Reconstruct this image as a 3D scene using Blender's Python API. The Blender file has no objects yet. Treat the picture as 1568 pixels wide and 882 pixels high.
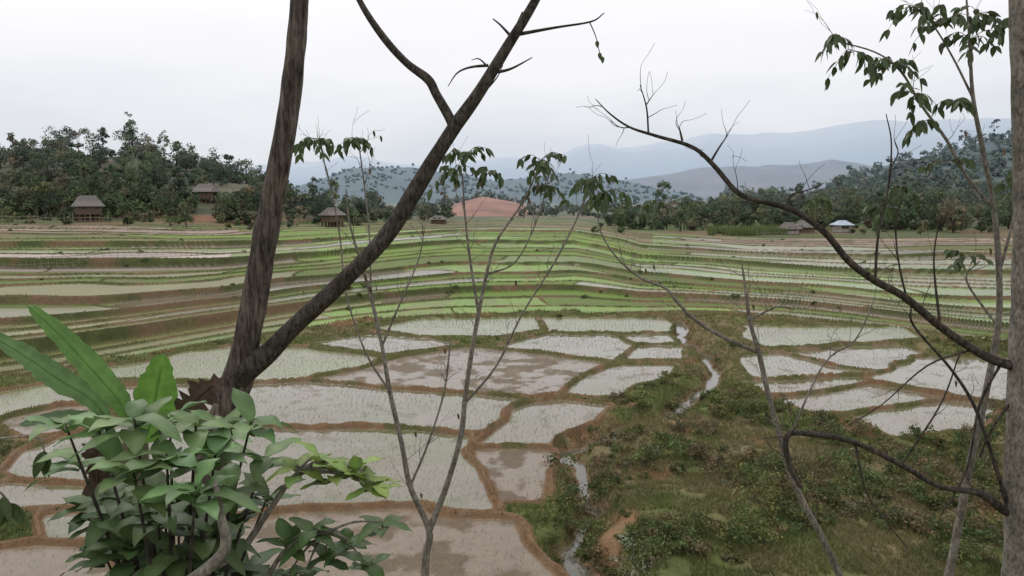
import bpy, math, random
import numpy as np
from mathutils import Vector
rng=np.random.default_rng(7); random.seed(7)
F=1230.; CX=784.; CY=441.; H=12.; PIT=math.atan(141/1230.)
cp,sp=math.cos(PIT),math.sin(PIT)
def ray(px,py):
    a=(px-CX)/F; b=-(py-CY)/F
    return np.array([a, cp+b*sp, -sp+b*cp])
def W(px,py,dep):
    d=ray(px,py); return np.array([0,0,H])+d*(dep/d[1])
def gp(px,py,z=0.):
    d=ray(px,py); s=(z-H)/d[2]; return (d*s)[:2]
# ---------------------------------------------------------------- noise
def hsh(i,j,s):
    n=(i*374761393+j*668265263+s*144269504)&0x7fffffff
    n=((n^(n>>13))*1274126177)&0x7fffffff
    return ((n^(n>>16))&0xffff)/65535.
def vn(x,y,s=0):
    x=np.asarray(x,float);y=np.asarray(y,float)
    i=np.floor(x).astype(np.int64); j=np.floor(y).astype(np.int64)
    u=x-i; v=y-j; u=u*u*(3-2*u); v=v*v*(3-2*v)
    return (hsh(i,j,s)*(1-u)+hsh(i+1,j,s)*u)*(1-v)+(hsh(i,j+1,s)*(1-u)+hsh(i+1,j+1,s)*u)*v
def fbm(x,y,s=0,o=3):
    r=0;a=.5;t=0
    for k in range(o):
        r=r+a*vn(x,y,s+k*17); t+=a; a*=.5; x=np.asarray(x)*2.03+5.1; y=np.asarray(y)*2.03+9.7
    return r/t
def ss(x): x=np.clip(x,0,1); return x*x*(3-2*x)
def mixc(a,b,f): f=np.asarray(f)[...,None]; return a*(1-f)+np.array(b)*f
# ---------------------------------------------------------------- terrain definition
Bpx=[(-400,640),(0,605),(150,562),(300,522),(480,506),(600,486),(820,484),(1010,484),(1050,468),(1130,478),(1150,495),(1400,505),(1568,542),(1900,560)]
Bw=np.array([gp(*p) for p in Bpx]); o=np.argsort(Bw[:,0]); Bw=Bw[o]
Bx=np.linspace(-150,150,601); By=np.interp(Bx,Bw[:,0],Bw[:,1]); kk=np.exp(-.5*(np.arange(-40,41)*.5/5.)**2); By=np.convolve(np.pad(By,40,'edge'),kk/kk.sum(),'valid')
K=20
sp_=np.exp(1.2*np.arange(K)/K)*rng.lognormal(0,.42,K); sp_[K//3]*=1.5
tk=np.concatenate([[0],np.cumsum(sp_)/sp_.sum()])
rise=rng.uniform(.2,.6,K+1); rise[[3,6,7,11,14]]=[2.8,1.3,1.8,3.0,2.2]; cum=np.cumsum(rise); cum=(cum-cum[0])/(cum[-1]-cum[0]); cum=np.append(cum,1.0)
tkx=np.append(tk,9.)
spl_s=rng.uniform(12,34,K+2); spl_o=rng.uniform(0,40,K+2); spl_k=rng.uniform(-1,1,K+2)
PAD=[ # level, kind, px outline
(0,1,[(150,980),(250,800),(400,792),(545,790),(640,786),(700,792),(765,808),(790,845),(840,885),(940,980)]),
(.05,0,[(150,655),(300,650),(455,657),(703,667),(712,700),(732,745),(735,780),(640,768),(540,774),(330,780),(190,760)]),
(.1,0,[(170,600),(290,588),(470,587),(782,609),(762,640),(735,655),(455,650),(250,640)]),
(.15,1,[(480,584),(690,537),(800,534),(922,557),(850,600),(785,605)]),
(.2,2,[(130,575),(290,540),(400,530),(570,549),(475,581),(290,583)]),
(.25,0,[(488,526),(560,516),(650,521),(680,530),(600,541)]),
(.2,0,[(765,533),(850,513),(925,513),(962,530),(940,550),(860,547)]),
(.3,2,[(590,503),(640,491),(815,487),(822,503),(760,514),(650,514)]),
(.3,2,[(838,488),(1008,490),(1015,506),(950,510),(850,506)]),
(.1,0,[(868,601),(930,561),(1018,561),(1008,575),(940,604)]),
(.15,0,[(955,549),(975,531),(1026,532),(1028,548)]),
(.2,0,[(960,516),(1010,513),(1012,524),(972,526)]),
(.0,0,[(752,677),(800,627),(850,616),(922,624),(895,643),(830,678)]),
(-.05,1,[(742,690),(828,690),(828,706),(806,762),(770,765),(748,725)]),
(.3,2,[(1150,500),(1370,503),(1400,518),(1180,531),(1155,520)]),
(.1,0,[(1150,547),(1200,545),(1322,570),(1165,576)]),
(.15,0,[(1212,543),(1370,531),(1395,540),(1330,566),(1280,559)]),
(.0,0,[(1145,585),(1300,579),(1328,586),(1200,604)]),
(-.05,0,[(1205,612),(1340,592),(1438,606),(1330,631),(1245,631)]),
(-.1,0,[(1325,642),(1450,612),(1518,622),(1475,655),(1380,668)]),
(.1,0,[(1345,583),(1400,548),(1568,553),(1800,563),(1800,622),(1525,615),(1440,600)]),
(.1,1,[(20,640),(75,622),(150,620),(140,650),(40,668)]),
(.0,0,[(30,718),(95,672),(145,662),(180,750),(90,732)]),
(-.05,0,[(-90,760),(20,742),(165,745),(190,772),(0,778)]),
(-.1,0,[(70,795),(150,783),(235,800),(200,818),(95,815)]),
(-.1,1,[(-120,850),(60,835),(160,838),(215,880),(150,990),(-150,990)]),
(.2,2,[(-250,640),(-40,612),(110,585),(160,590),(130,615),(0,635),(-150,680)]),
]
PADW=[(l,k,np.array([gp(a,b,l) for a,b in pts])) for l,k,pts in PAD]
STREAM=np.array([gp(*p,-.2) for p in [(1040,490),(1050,520),(1078,543),(1100,562),(1090,590),(1035,628),(960,654),(885,682),(870,702),(892,735),(912,770),(890,800),(895,850),(920,900),(950,990)]])
def segd(x,y,a,b):
    d=b-a; t=np.clip(((x-a[0])*d[0]+(y-a[1])*d[1])/(d@d+1e-9),0,1)
    return np.hypot(x-a[0]-t*d[0],y-a[1]-t*d[1])
def polyd(x,y,P):
    ins=np.zeros(x.shape,bool); dm=np.full(x.shape,1e9)
    for i in range(len(P)):
        a=P[i-1];b=P[i]
        dm=np.minimum(dm,segd(x,y,a,b))
        c=((a[1]>y)!=(b[1]>y))&(x<(b[0]-a[0])*(y-a[1])/(b[1]-a[1]+1e-12)+a[0])
        ins^=c
    return ins,dm
HILLS=[ # D, Dstart, sil, amp, col
(265,168,[(-600,225),(-200,228),(0,250),(100,240),(200,238),(260,256),(380,276),(440,303),(500,325),(560,340),(700,400)],3,(.085,.09,.045)),
(380,290,[(640,350),(675,328),(700,312),(740,301),(790,310),(830,328),(870,360)],1,(.32,.155,.10)),
(600,300,[(1050,360),(1130,330),(1250,298),(1300,276),(1400,246),(1500,224),(1568,212),(1800,190),(2300,188)],12,(.04,.055,.032)),
(920,600,[(-600,250),(200,290),(350,300),(480,280),(540,256),(580,252),(620,258),(700,268),(760,276),(820,270),(870,266),(950,276),(1000,288),(1080,304),(1150,360)],14,(.05,.065,.05)),
(1350,950,[(700,300),(900,286),(1000,268),(1060,260),(1130,257),(1200,253),(1265,246),(1300,250),(1350,260),(1420,272),(1568,290),(1800,300)],16,(.15,.10,.09)),
]
HZ=np.array([.29,.365,.44])  # aerial haze colour, painted into base colours
def hazef(d,k=900.): return 1-np.exp(-np.maximum(d-140,0)/k)  # share of haze painted into base colour, grows with distance; no volume
def G(x,y):
    x=np.asarray(x,float).ravel(); y=np.asarray(y,float).ravel(); N=len(x)
    b=784+1230*x/np.maximum(y,1)
    B=np.interp(x,Bx,By)
    YE=np.interp(b,[-400,0,330,500,700,880,980,1150,1568,1900],[140,145,160,205,265,255,185,165,160,155])
    ZT=np.interp(b,[-400,0,330,500,700,880,1000,1150,1568,1900],[7.,6.5,5.8,4.8,4.2,4.0,3.5,3.3,3.4,3.5])
    near=np.clip((y-B)/25,0,1)
    yw=y+((fbm(x/28,y/45,3)-.5)*19+(vn(x/9,y/9,5)-.5)*2.4)*near + near*(vn(x/2.1,y/2.1,8)-.5)*.35
    span=YE-B
    t=(yw-B)/span
    # ---------- wild ground default
    z=.12+(fbm(x/5,y/5,21,4)-.45)*1.5+(vn(x/1.1,y/1.1,23)-.5)*.22
    g1=fbm(x/4,y/4,31,4); g2=fbm(x/1.3,y/1.3,37,3)
    col=mixc(np.tile([.13,.145,.055],(N,1)),[.19,.155,.085],ss((g1-.40)*4))
    col=mixc(col,[.08,.10,.04],ss((g2-.5)*4)*.6)
    col=mixc(col,[.25,.155,.09],ss((fbm(x/3,y/3,77,3)-.66)*10))
    wet=np.zeros(N); kind=np.zeros(N,int); inpoly=np.zeros(N,bool)
    # ---------- polygons
    wx=x+(vn(x/2.6,y/2.6,41)-.5)*.9+(vn(x/.8,y/.8,42)-.5)*.15; wy=y+(vn(x/2.6,y/2.6,43)-.5)*1.0
    m=np.where((y<100)&(y>19))[0]
    if len(m):
        px_,py_=wx[m],wy[m]
        s1=np.full(len(m),1e9); s2=np.full(len(m),1e9); own=np.full(len(m),-1)
        for q,(lev,kd,P) in enumerate(PADW):
            mn=P.min(0)-4; mx=P.max(0)+4
            c=np.where((px_>mn[0])&(px_<mx[0])&(py_>mn[1])&(py_<mx[1]))[0]
            if not len(c): continue
            i_,d_=polyd(px_[c],py_[c],P); sd=np.where(i_,-d_,d_)
            a1=s1[c]; a2=s2[c]; lt=sd<a1
            s2[c]=np.where(lt,a1,np.minimum(a2,sd)); s1[c]=np.where(lt,sd,a1); own[c]=np.where(lt,q,own[c])
        ym=y[m]; grow=.30+.011*ym; ins=s1<grow
        best=np.where(ins,np.minimum((s2-s1)/2,grow-s1),s1-grow); best=np.minimum(best,50)
        bw=.14+.0022*ym*(.4+1.*vn(x[m]/4,ym/4,46))
        blev=np.array([p[0] for p in PADW])[np.maximum(own,0)]
        zz=z[m]; f=ss((best-bw)/1.8)
        prof=.2*(1-ss((best-bw*.3)/(bw*.7)))*(.7+.6*vn(x[m]/.7,ym/.7,47))
        zz=np.where(ins,blev+prof,np.maximum(blev+.08+(zz-blev)*f,blev+prof)); 
        bund=best<bw
        kd=np.array([p[1] for p in PADW])[np.maximum(own,0)]
        g=fbm(x[m]/3.5,ym/2,51,4); gg=fbm(x[m]/.9,ym/1.1,57,4); g3=fbm(x[m]/2.5,ym/2.5,58,3)
        cw=np.tile([.165,.145,.10],(len(m),1)); cw=mixc(cw,[.12,.125,.055],ss((g-.42)*4)*.7); cw=mixc(cw,[.15,.11,.07],ss((g3-.52)*5)*.6)
        cb=np.tile([.165,.118,.075],(len(m),1)); cb=mixc(cb,[.11,.08,.048],ss((gg-.45)*5)*.7)
        cg=np.tile([.15,.165,.055],(len(m),1)); cg=mixc(cg,[.17,.145,.085],ss((g-.48)*5)*.8)
        cc=np.where((kd==1)[:,None],cb,np.where((kd==2)[:,None],cg,cw))
        ww=np.where(kd==1,.9-.5*ss((gg*.6+g3*.4-.47)*8),np.where(kd==2,.9,1-.25*ss((gg-.6)*6)))
        edge=ss((best-bw)/.14)
        mud=mixc(np.tile([.19,.12,.07],(len(m),1)),[.095,.105,.042],ss((vn(x[m]/1.5,ym/1.5,61)-.45+(ym-42)*.03)*3)*.85)
        mud=mixc(mud,[.20,.14,.09],ss((vn(x[m]/.9,ym/.9,64)-.62)*5)*.8)
        col[m]=np.where(ins[:,None],mud*(1-edge[:,None])+cc*edge[:,None],np.where(bund[:,None],mud,col[m]))
        wet[m]=np.where(ins,ww*edge,0); z[m]=zz
        kind[m]=np.where(ins&~bund,1,np.where(bund,2,0))
        inpoly[m]=ins
    # ---------- terraces
    k=np.clip(np.searchsorted(tk,t,side='right')-1,0,K)
    T=(t>=0)&(t<1)&(~inpoly)
    dm=(t-tkx[k])*span; dn=(tkx[np.minimum(k+1,K)]-t)*span; dn=np.where(k>=K,99,dn)
    L0=.25+ZT*cum[k]; L1=.25+ZT*cum[np.minimum(k+1,K+1)]
    bwv=.35+1.1*vn(x/7,y/7,73)**1.3; bw=(.12+.0024*y)*bwv; rw=.2+.45*(L1-L0)+.0022*y*bwv
    xx=x+spl_k[k]*dm+(vn(x/9,y/9,71)-.5)*5+spl_o[k]
    fr=xx/spl_s[k]; cell=np.floor(fr).astype(np.int64); ds=np.minimum(fr-cell,1-(fr-cell))*spl_s[k]
    lip=.1*(1-ss((dm-bw*.4)/(bw*.6)))
    ris=ss(1-dn/rw)
    zt=L0+(L1+.1-L0)*ris+lip*(1-ris)
    zt=np.maximum(zt,L0+.09*(1-ss((ds-bw*.3)/(bw*.5))))
    hc=hsh(cell,k.astype(np.int64),91); hd=hsh(cell,k.astype(np.int64),97); he=hsh(cell,k.astype(np.int64),99)
    hard=np.maximum.reduce([1-ss((dm-bw*.7)/(bw*.4)), ss((1-dn/rw)*3.5), 1-ss((ds-bw*.5)/(bw*.3))])
    bright=np.array([.17,.255,.06]);medg=np.array([.14,.185,.06]);oliv=np.array([.175,.175,.08]);pale=np.array([.19,.20,.105]);fall=np.array([.31,.235,.20]);brw=np.array([.17,.14,.09])
    bb=784+1230*((cell+.5)*spl_s[k]-spl_o[k])/np.maximum(B+tkx[k]*span,30)+(he-.5)*160
    left=bb<360; cen=(bb>440)&(bb<1060); r_=(bb>1060)
    tc=np.tile(medg,(N,1)); tw=np.where(hd>.6,.4,.15)*np.ones(N)
    def put(mask,c,w_=None):
        nonlocal tc,tw
        tc=np.where(mask[:,None],c,tc)
        if w_ is not None: tw=np.where(mask,w_,tw)
    put(cen&(hc>.42),bright); put(cen&(hc<.16),pale,.8); put(cen&(hc<.07),brw,.9); put(left&(hc<.35),oliv); put(left&(hc>.86),brw,.8); put((~cen)&(~left)&(~r_)&(hc<.3),oliv)
    put(r_&(t<.66)&(hc>.4),pale,.85); put(r_&(t<.5)&(hc>.86),bright); put(r_&(t>=.5)&(hc>.5),oliv); put(r_&(t>=.5)&(hc<.15),pale,.7); put(r_&(hc>.28)&(hc<.4),brw,.9)
    put(left&(t<.22),oliv*np.array([1,.97,.85]),np.where(hc>.5,.7,.3))
    farc=(b>560)&(b<1000)&(t>.68); put(farc,np.where((hc>.45)[:,None],oliv*.9,np.array([.19,.155,.10])),.1)
    fm=(left&((t>.80)|((t>.43)&(t<.55))))|((bb>1190)&(t>.82)); put(fm,fall*(.8+.35*hd[:,None]),np.where((t<.6),.6,.15))
    tc=tc*(.80+.36*hd[:,None])
    n3=fbm(x/2.5,y/5,103,4); n4=fbm(x/9,y/9,104,3)
    tc=mixc(tc,[.18,.15,.085],ss((n3-.50)*5)*.5); tc=tc*(.85+.3*n4[:,None]); 
    bc=mixc(np.tile([.08,.092,.038],(N,1)),[.17,.115,.07],ss((fbm(x/5,y/6,107,3)-.45)*6))
    bc=mixc(bc,[.11,.12,.05],ss((vn(x/1.2,y/1.2,109)-.5)*3)*.6)
    ct=tc*(1-hard[:,None])+bc*hard[:,None]
    hf=hazef(y)[:,None]*.6; ct=ct*(1-hf)+HZ*hf  # distance haze painted into terrace colour
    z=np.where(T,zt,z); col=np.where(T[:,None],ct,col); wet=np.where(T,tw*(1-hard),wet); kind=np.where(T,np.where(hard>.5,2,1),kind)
    # ---------- beyond
    far=(t>=1)&(y>90)
    zb=.25+ZT+.0+(y-YE)*np.interp(b,[300,600,900,1100,1568],[.02,.002,.002,.012,.018])*np.clip(1-(y-YE)/1600,0.2,1)+(fbm(x/15,y/15,111)-.5)*.8*np.clip((t-1)*9,0,1)
    cf=mixc(np.tile([.10,.12,.05],(N,1)),[.20,.13,.08],ss((fbm(x/14,y/14,113,4)-.5)*6)*.8)
    cf=mixc(cf,[.14,.19,.06],ss((fbm(x/20,y/30,117,3)-.55)*7)*.7)
    redm=ss(1-abs(b-430)/130)*ss(1-(y-YE)/60); cf=mixc(cf,[.30,.135,.08],redm*ss((fbm(x/7,y/9,155,3)-.36)*7))
    for D,Ds,sil,amp,hc_ in HILLS:
        s=np.array(sil,float); sy=np.interp(b,s[:,0],s[:,1]); zr=12+(300-sy)/1230*D
        w=ss((y-Ds)/(D-Ds)); w=w*(1-.6*ss((y-D)/(D*.6)))
        zh=zb+(zr-zb)*w+(fbm(x/(D*.08),y/(D*.08),int(D),5)-.6)*amp*w*1.3
        up=(zh>zb+.05*amp)&(zr>zb)&(w>0)
        vv=fbm(x/(D*.03),y/(D*.03),int(D)+3,4)[:,None]
        hcol=np.array(hc_)*(.45+1.1*vv)
        if D<300: hcol=mixc(hcol,[.28,.135,.08],ss((fbm(x/9,y/12,151,3)-.5+.25*redm)*9)*ss(1-(y-168)/45)); hcol=mixc(hcol,[.19,.15,.10],ss((fbm(x/14,y/14,153,3)-.5)*6)*.6)
        cf=np.where(up[:,None],hcol,cf); 
        zb=np.where((zr>zb)&(w>0),np.maximum(zb,zh),zb)
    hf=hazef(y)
    cf=cf*(1-hf[:,None])+HZ*hf[:,None]  # distance haze painted into far ground and hill colour
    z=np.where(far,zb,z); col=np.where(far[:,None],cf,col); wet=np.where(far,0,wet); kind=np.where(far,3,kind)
    # ---------- stream
    m=np.where((y>19)&(y<95)&(x>0)&(x<32))[0]
    if len(m):
        d=np.full(len(m),1e9)
        sx=x[m]+(vn(x[m]/1.5,y[m]/1.5,121)-.5)*1.1; sy_=y[m]+(vn(x[m]/1.5,y[m]/1.5,123)-.5)*1.1
        for i in range(len(STREAM)-1): d=np.minimum(d,segd(sx,sy_,STREAM[i],STREAM[i+1]))
        hwid=.16+.008*y[m]*vn(sx/2.2,sy_/2.2,127)
        ok=~(inpoly[m])
        bank=ss((d-hwid)/1.3)
        zz=-.5+(z[m]+.5)*bank
        z[m]=np.where(ok&(d<hwid+1.3),zz,z[m])
        c=(ok&(d<hwid)); col[m]=np.where(c[:,None],[.10,.09,.065],np.where((ok&(d<hwid+.45))[:,None],mixc(col[m],[.17,.11,.07],.6*np.ones(len(m))),col[m]))
        wet[m]=np.where(c,1.,wet[m]*np.where(ok,ss((d-hwid-.4)),1)); kind[m]=np.where(c,4,np.where(ok&(d<hwid+.15),5,kind[m])); z[m]=np.where(c,-.5,z[m])
    # ---------- hillside under camera
    zh=np.interp(y,[-30,-5,0,3,6,12,20,22],[15,11.5,10.2,9.2,7.5,4,.6,-5])+(fbm(x/2,y/2,131,3)-.5)*.6
    z=np.where((y<22),np.maximum(zh,np.where(y<19,-5,z)),z)
    kind=np.where((y<20),0,kind)
    return z,col,wet,kind
def Gz(x,y): return float(G([x],[y])[0][0])
# ---------------------------------------------------------------- materials
def newmat(n):
    m=bpy.data.materials.new(n); m.use_nodes=True; nt=m.node_tree; nt.nodes.clear()
    out=nt.nodes.new('ShaderNodeOutputMaterial'); return m,nt,out
def nd(nt,t,**k):
    n=nt.nodes.new(t)
    for a,b in k.items(): setattr(n,a,b)
    return n
def mulcol(nt,col,fac_sock,lo,hi):
    mr=nd(nt,'ShaderNodeMapRange'); mr.inputs[1].default_value=.25; mr.inputs[2].default_value=.75; mr.inputs[3].default_value=lo; mr.inputs[4].default_value=hi
    nt.links.new(fac_sock,mr.inputs[0]); v=nd(nt,'ShaderNodeVectorMath',operation='SCALE'); nt.links.new(col,v.inputs[0]); nt.links.new(mr.outputs[0],v.inputs[3]); return v.outputs[0]
def noise_(nt,scale,detail=4,vec=None,rough=.6):
    n=nd(nt,'ShaderNodeTexNoise'); n.inputs['Scale'].default_value=scale; n.inputs['Detail'].default_value=detail; n.inputs['Roughness'].default_value=rough
    if vec: nt.links.new(vec,n.inputs['Vector'])
    return n.outputs['Fac']
def mat_ground():
    m,nt,out=newmat('ground_earth_and_water'); L=nt.links
    at=nd(nt,'ShaderNodeAttribute',attribute_name='gcol'); aw=nd(nt,'ShaderNodeAttribute',attribute_name='wet')
    geo=nd(nt,'ShaderNodeNewGeometry')
    n1=noise_(nt,2.2,5,geo.outputs['Position'],.7); n2=noise_(nt,9,3,geo.outputs['Position'],.7)
    c=mulcol(nt,at.outputs['Color'],n1,.75,1.25); c=mulcol(nt,c,n2,.82,1.18)
    p=nd(nt,'ShaderNodeBsdfPrincipled'); L.new(c,p.inputs['Base Color']); p.inputs['IOR'].default_value=1.36
    r=nd(nt,'ShaderNodeMapRange'); r.inputs[3].default_value=.95; r.inputs[4].default_value=.04; L.new(aw.outputs['Fac'],r.inputs[0]); L.new(r.outputs[0],p.inputs['Roughness'])
    s=nd(nt,'ShaderNodeMapRange'); s.inputs[3].default_value=.08; s.inputs[4].default_value=.9; L.new(aw.outputs['Fac'],s.inputs[0]); L.new(s.outputs[0],p.inputs['Specular IOR Level'])
    b=nd(nt,'ShaderNodeBump'); b.inputs['Distance'].default_value=.12; L.new(n2,b.inputs['Height'])
    s2=nd(nt,'ShaderNodeMapRange'); s2.inputs[3].default_value=.8; s2.inputs[4].default_value=.02; L.new(aw.outputs['Fac'],s2.inputs[0]); L.new(s2.outputs[0],b.inputs['Strength'])
    L.new(b.outputs[0],p.inputs['Normal']); L.new(p.outputs[0],out.inputs[0]); return m
def mat_leaf(name,rough=.5,trans=.25,spec=.4):
    m,nt,out=newmat(name); L=nt.links
    at=nd(nt,'ShaderNodeAttribute',attribute_name='gcol'); geo=nd(nt,'ShaderNodeNewGeometry')
    c=mulcol(nt,at.outputs['Color'],noise_(nt,14,2,geo.outputs['Position']),.8,1.2)
    p=nd(nt,'ShaderNodeBsdfPrincipled'); L.new(c,p.inputs['Base Color']); p.inputs['Roughness'].default_value=rough; p.inputs['Specular IOR Level'].default_value=spec
    t=nd(nt,'ShaderNodeBsdfTranslucent'); L.new(c,t.inputs['Color']); mx=nd(nt,'ShaderNodeMixShader'); mx.inputs[0].default_value=trans
    L.new(p.outputs[0],mx.inputs[1]); L.new(t.outputs[0],mx.inputs[2]); L.new(mx.outputs[0],out.inputs[0]); return m
def mat_bark(name,c1,c2,sc=14,stretch=.16,bump=.6,dist=.02):
    m,nt,out=newmat(name); L=nt.links
    geo=nd(nt,'ShaderNodeNewGeometry'); mp=nd(nt,'ShaderNodeMapping'); mp.inputs['Scale'].default_value=(1,1,stretch); L.new(geo.outputs['Position'],mp.inputs[0])
    n1=noise_(nt,sc*2.5,6,mp.outputs[0],.7); n2=noise_(nt,5,5,geo.outputs['Position'],.65); n3=noise_(nt,sc*6,3,mp.outputs[0])
    r=nd(nt,'ShaderNodeValToRGB'); r.color_ramp.elements[0].position=.38; r.color_ramp.elements[1].position=.62
    r.color_ramp.elements[0].color=(*c1,1); r.color_ramp.elements[1].color=(*c2,1); L.new(n1,r.inputs[0])
    c=mulcol(nt,r.outputs[0],n2,.5,1.5)
    p=nd(nt,'ShaderNodeBsdfPrincipled'); L.new(c,p.inputs['Base Color']); p.inputs['Roughness'].default_value=.9; p.inputs['Specular IOR Level'].default_value=.2
    b=nd(nt,'ShaderNodeBump'); b.inputs['Strength'].default_value=bump; b.inputs['Distance'].default_value=dist
    ad=nd(nt,'ShaderNodeMath',operation='ADD'); L.new(n1,ad.inputs[0]); L.new(n3,ad.inputs[1]); L.new(ad.outputs[0],b.inputs['Height']); L.new(b.outputs[0],p.inputs['Normal'])
    L.new(p.outputs[0],out.inputs[0]); return m
def mat_plain(name,c,rough=.85,sc=4,lo=.7,hi=1.3):
    m,nt,out=newmat(name); L=nt.links
    geo=nd(nt,'ShaderNodeNewGeometry'); rgb=nd(nt,'ShaderNodeRGB'); rgb.outputs[0].default_value=(*c,1)
    cc=mulcol(nt,rgb.outputs[0],noise_(nt,sc,5,geo.outputs['Position']),lo,hi)
    p=nd(nt,'ShaderNodeBsdfPrincipled'); L.new(cc,p.inputs['Base Color']); p.inputs['Roughness'].default_value=rough; L.new(p.outputs[0],out.inputs[0]); return m
MG=mat_ground(); ML=mat_leaf('foliage_leaf',.7,.25,.1); MLN=mat_leaf('glossy_leaf',.45,.28,.3); MLG=mat_leaf('grass_blade',.8,.3,.05)
MB1=mat_bark('bark_fissured',(.035,.027,.022),(.18,.15,.125),14,.12,.9,.03); MB2=mat_bark('bark_dark',(.02,.017,.014),(.09,.075,.062),16,.4,.6,.015); MB3=mat_bark('bark_pale',(.10,.09,.075),(.26,.235,.20),20,.5,.4,.006)
# ---------------------------------------------------------------- mesh helpers
SC=bpy.context.scene; COL=SC.collection
def mesh_np(name,V,Fc,mat,col=None,wet=None,smooth=False,nper=4):
    me=bpy.data.meshes.new(name); V=np.ascontiguousarray(V,np.float32); Fc=np.ascontiguousarray(Fc,np.int32)
    me.vertices.add(len(V)); me.vertices.foreach_set('co',V.ravel())
    me.loops.add(Fc.size); me.loops.foreach_set('vertex_index',Fc.ravel())
    me.polygons.add(len(Fc)); me.polygons.foreach_set('loop_start',np.arange(0,Fc.size,Fc.shape[1],dtype=np.int32))
    me.polygons.foreach_set('use_smooth',np.full(len(Fc),smooth))
    me.update(calc_edges=True)
    if col is not None:
        a=me.attributes.new('gcol','FLOAT_COLOR','POINT'); c4=np.ones((len(V),4),np.float32); c4[:,:3]=np.clip(col,0,1); a.data.foreach_set('color',c4.ravel())
    if wet is not None:
        a=me.attributes.new('wet','FLOAT','POINT'); a.data.foreach_set('value',np.ascontiguousarray(wet,np.float32))
    me.materials.append(mat); ob=bpy.data.objects.new(name,me); COL.objects.link(ob); return ob
def compact(V,Fc,*at):
    u,inv=np.unique(Fc.ravel(),return_inverse=True); return (V[u],inv.reshape(Fc.shape))+tuple(a[u] for a in at)
class MB:
    def __init__(s): s.v=[];s.f=[];s.c=[];s.m=[]
    def add(s,V,Fc,c,mi=0):
        o=len(s.v); s.v+= [tuple(map(float,p)) for p in V]; s.f+=[tuple(int(i)+o for i in f) for f in Fc]
        c=np.asarray(c,float); s.c+= [tuple(c)]*len(V) if c.ndim==1 else [tuple(q) for q in c]; s.m+=[mi]*len(Fc)
    def build(s,name,mats,smooth=True,parent=None):
        me=bpy.data.meshes.new(name); me.from_pydata(s.v,[],s.f); me.update()
        for m in mats: me.materials.append(m)
        me.polygons.foreach_set('material_index',s.m); me.polygons.foreach_set('use_smooth',[smooth]*len(s.f))
        a=me.attributes.new('gcol','FLOAT_COLOR','POINT'); a.data.foreach_set('color',np.hstack([np.array(s.c),np.ones((len(s.c),1))]).astype(np.float32).ravel())
        ob=bpy.data.objects.new(name,me); COL.objects.link(ob)
        if parent: ob.parent=parent
        return ob
def catmull(P,n):
    P=np.asarray(P,float); Q=np.vstack([2*P[0]-P[1],P,2*P[-1]-P[-2]]); out=[]
    for i in range(len(P)-1):
        a,b,c,d=Q[i:i+4]
        for t in np.linspace(0,1,n,endpoint=False):
            out.append(.5*((2*b)+(c-a)*t+(2*a-5*b+4*c-d)*t*t+(3*b-a-3*c+d)*t**3))
    out.append(P[-1]); return np.array(out)
def tube(mb,P,seg=8,n=5,bumpy=.08,mi=0,fiss=0):
    """P rows: x,y,z,r"""
    Q=catmull(P,n); C=Q[:,:3]; R=np.maximum(Q[:,3],.0012)
    T=np.gradient(C,axis=0); T/=np.linalg.norm(T,axis=1)[:,None]+1e-9
    up=np.array([0.,1,0.]) if abs(T[0][1])<.9 else np.array([1.,0,0]); V=[];L_=0
    for i in range(len(C)):
        u=up-T[i]*(up@T[i]); u/=np.linalg.norm(u)+1e-9; w=np.cross(T[i],u); up=u
        if i: L_+=np.linalg.norm(C[i]-C[i-1])
        a=np.arange(seg)*2*math.pi/seg
        r=R[i]
        if bumpy: r=r*(1+bumpy*(vn(np.cos(a)*1.5+7+L_*3,np.sin(a)*1.5+3+L_*1.7,5)-.5)*2)
        if fiss: r=r*(1+fiss*(vn(a*seg/(2*math.pi)*.55+50,np.full(seg,L_*7.),6)-.6))
        V.append(C[i]+np.outer(np.cos(a)*r,u)+np.outer(np.sin(a)*r,w))
    V=np.vstack(V); Fc=[]
    for i in range(len(C)-1):
        for j in range(seg):
            k=(j+1)%seg; Fc.append((i*seg+j,i*seg+k,(i+1)*seg+k,(i+1)*seg+j))
    V=np.vstack([V,C[-1]+T[-1]*R[-1]]); e=len(V)-1
    for j in range(seg): Fc.append(((len(C)-1)*seg+j,(len(C)-1)*seg+(j+1)%seg,e))
    mb.add(V,Fc,(.1,.1,.1),mi); return Q
def pxtube(mb,pts,dep,seg=8,n=5,**k):
    P=[]
    for q in pts:
        d=dep if len(q)<4 else q[3]
        p=W(q[0],q[1],d); P.append([*p,q[2]/2/F*d])
    return tube(mb,np.array(P),seg,n,**k)
def twigs(mb,Q,num,L,r,up=.5,lev=1,lo=.2,seg=4,tips=None,mi=0):
    for _ in range(num):
        i=int(len(Q)*random.uniform(lo,.97)); i=min(max(i,1),len(Q)-1)
        t=Q[i,:3]-Q[i-1,:3]; t=t/(np.linalg.norm(t)+1e-9)
        d=t*.7+np.array([random.gauss(0,.7),random.gauss(0,.5),random.gauss(0,.4)+up]); d/=np.linalg.norm(d)
        l=L*random.uniform(.5,1.2); p=Q[i,:3].copy(); rr=min(r,Q[i,3]*.7); P=[[*p,rr]]
        for s in range(4):
            d=d+np.array([random.gauss(0,.22),random.gauss(0,.15),random.gauss(0,.2)+.04]); d/=np.linalg.norm(d); p=p+d*l/4; P.append([*p,rr*(1-(s+1)/4.6)])
        q=tube(mb,np.array(P),seg,3,mi=mi,bumpy=.0)
        if tips is not None: tips.append(p)
        if lev>0: twigs(mb,q,3,l*.5,rr*.6,up,lev-1,tips=tips,mi=mi)
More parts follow.
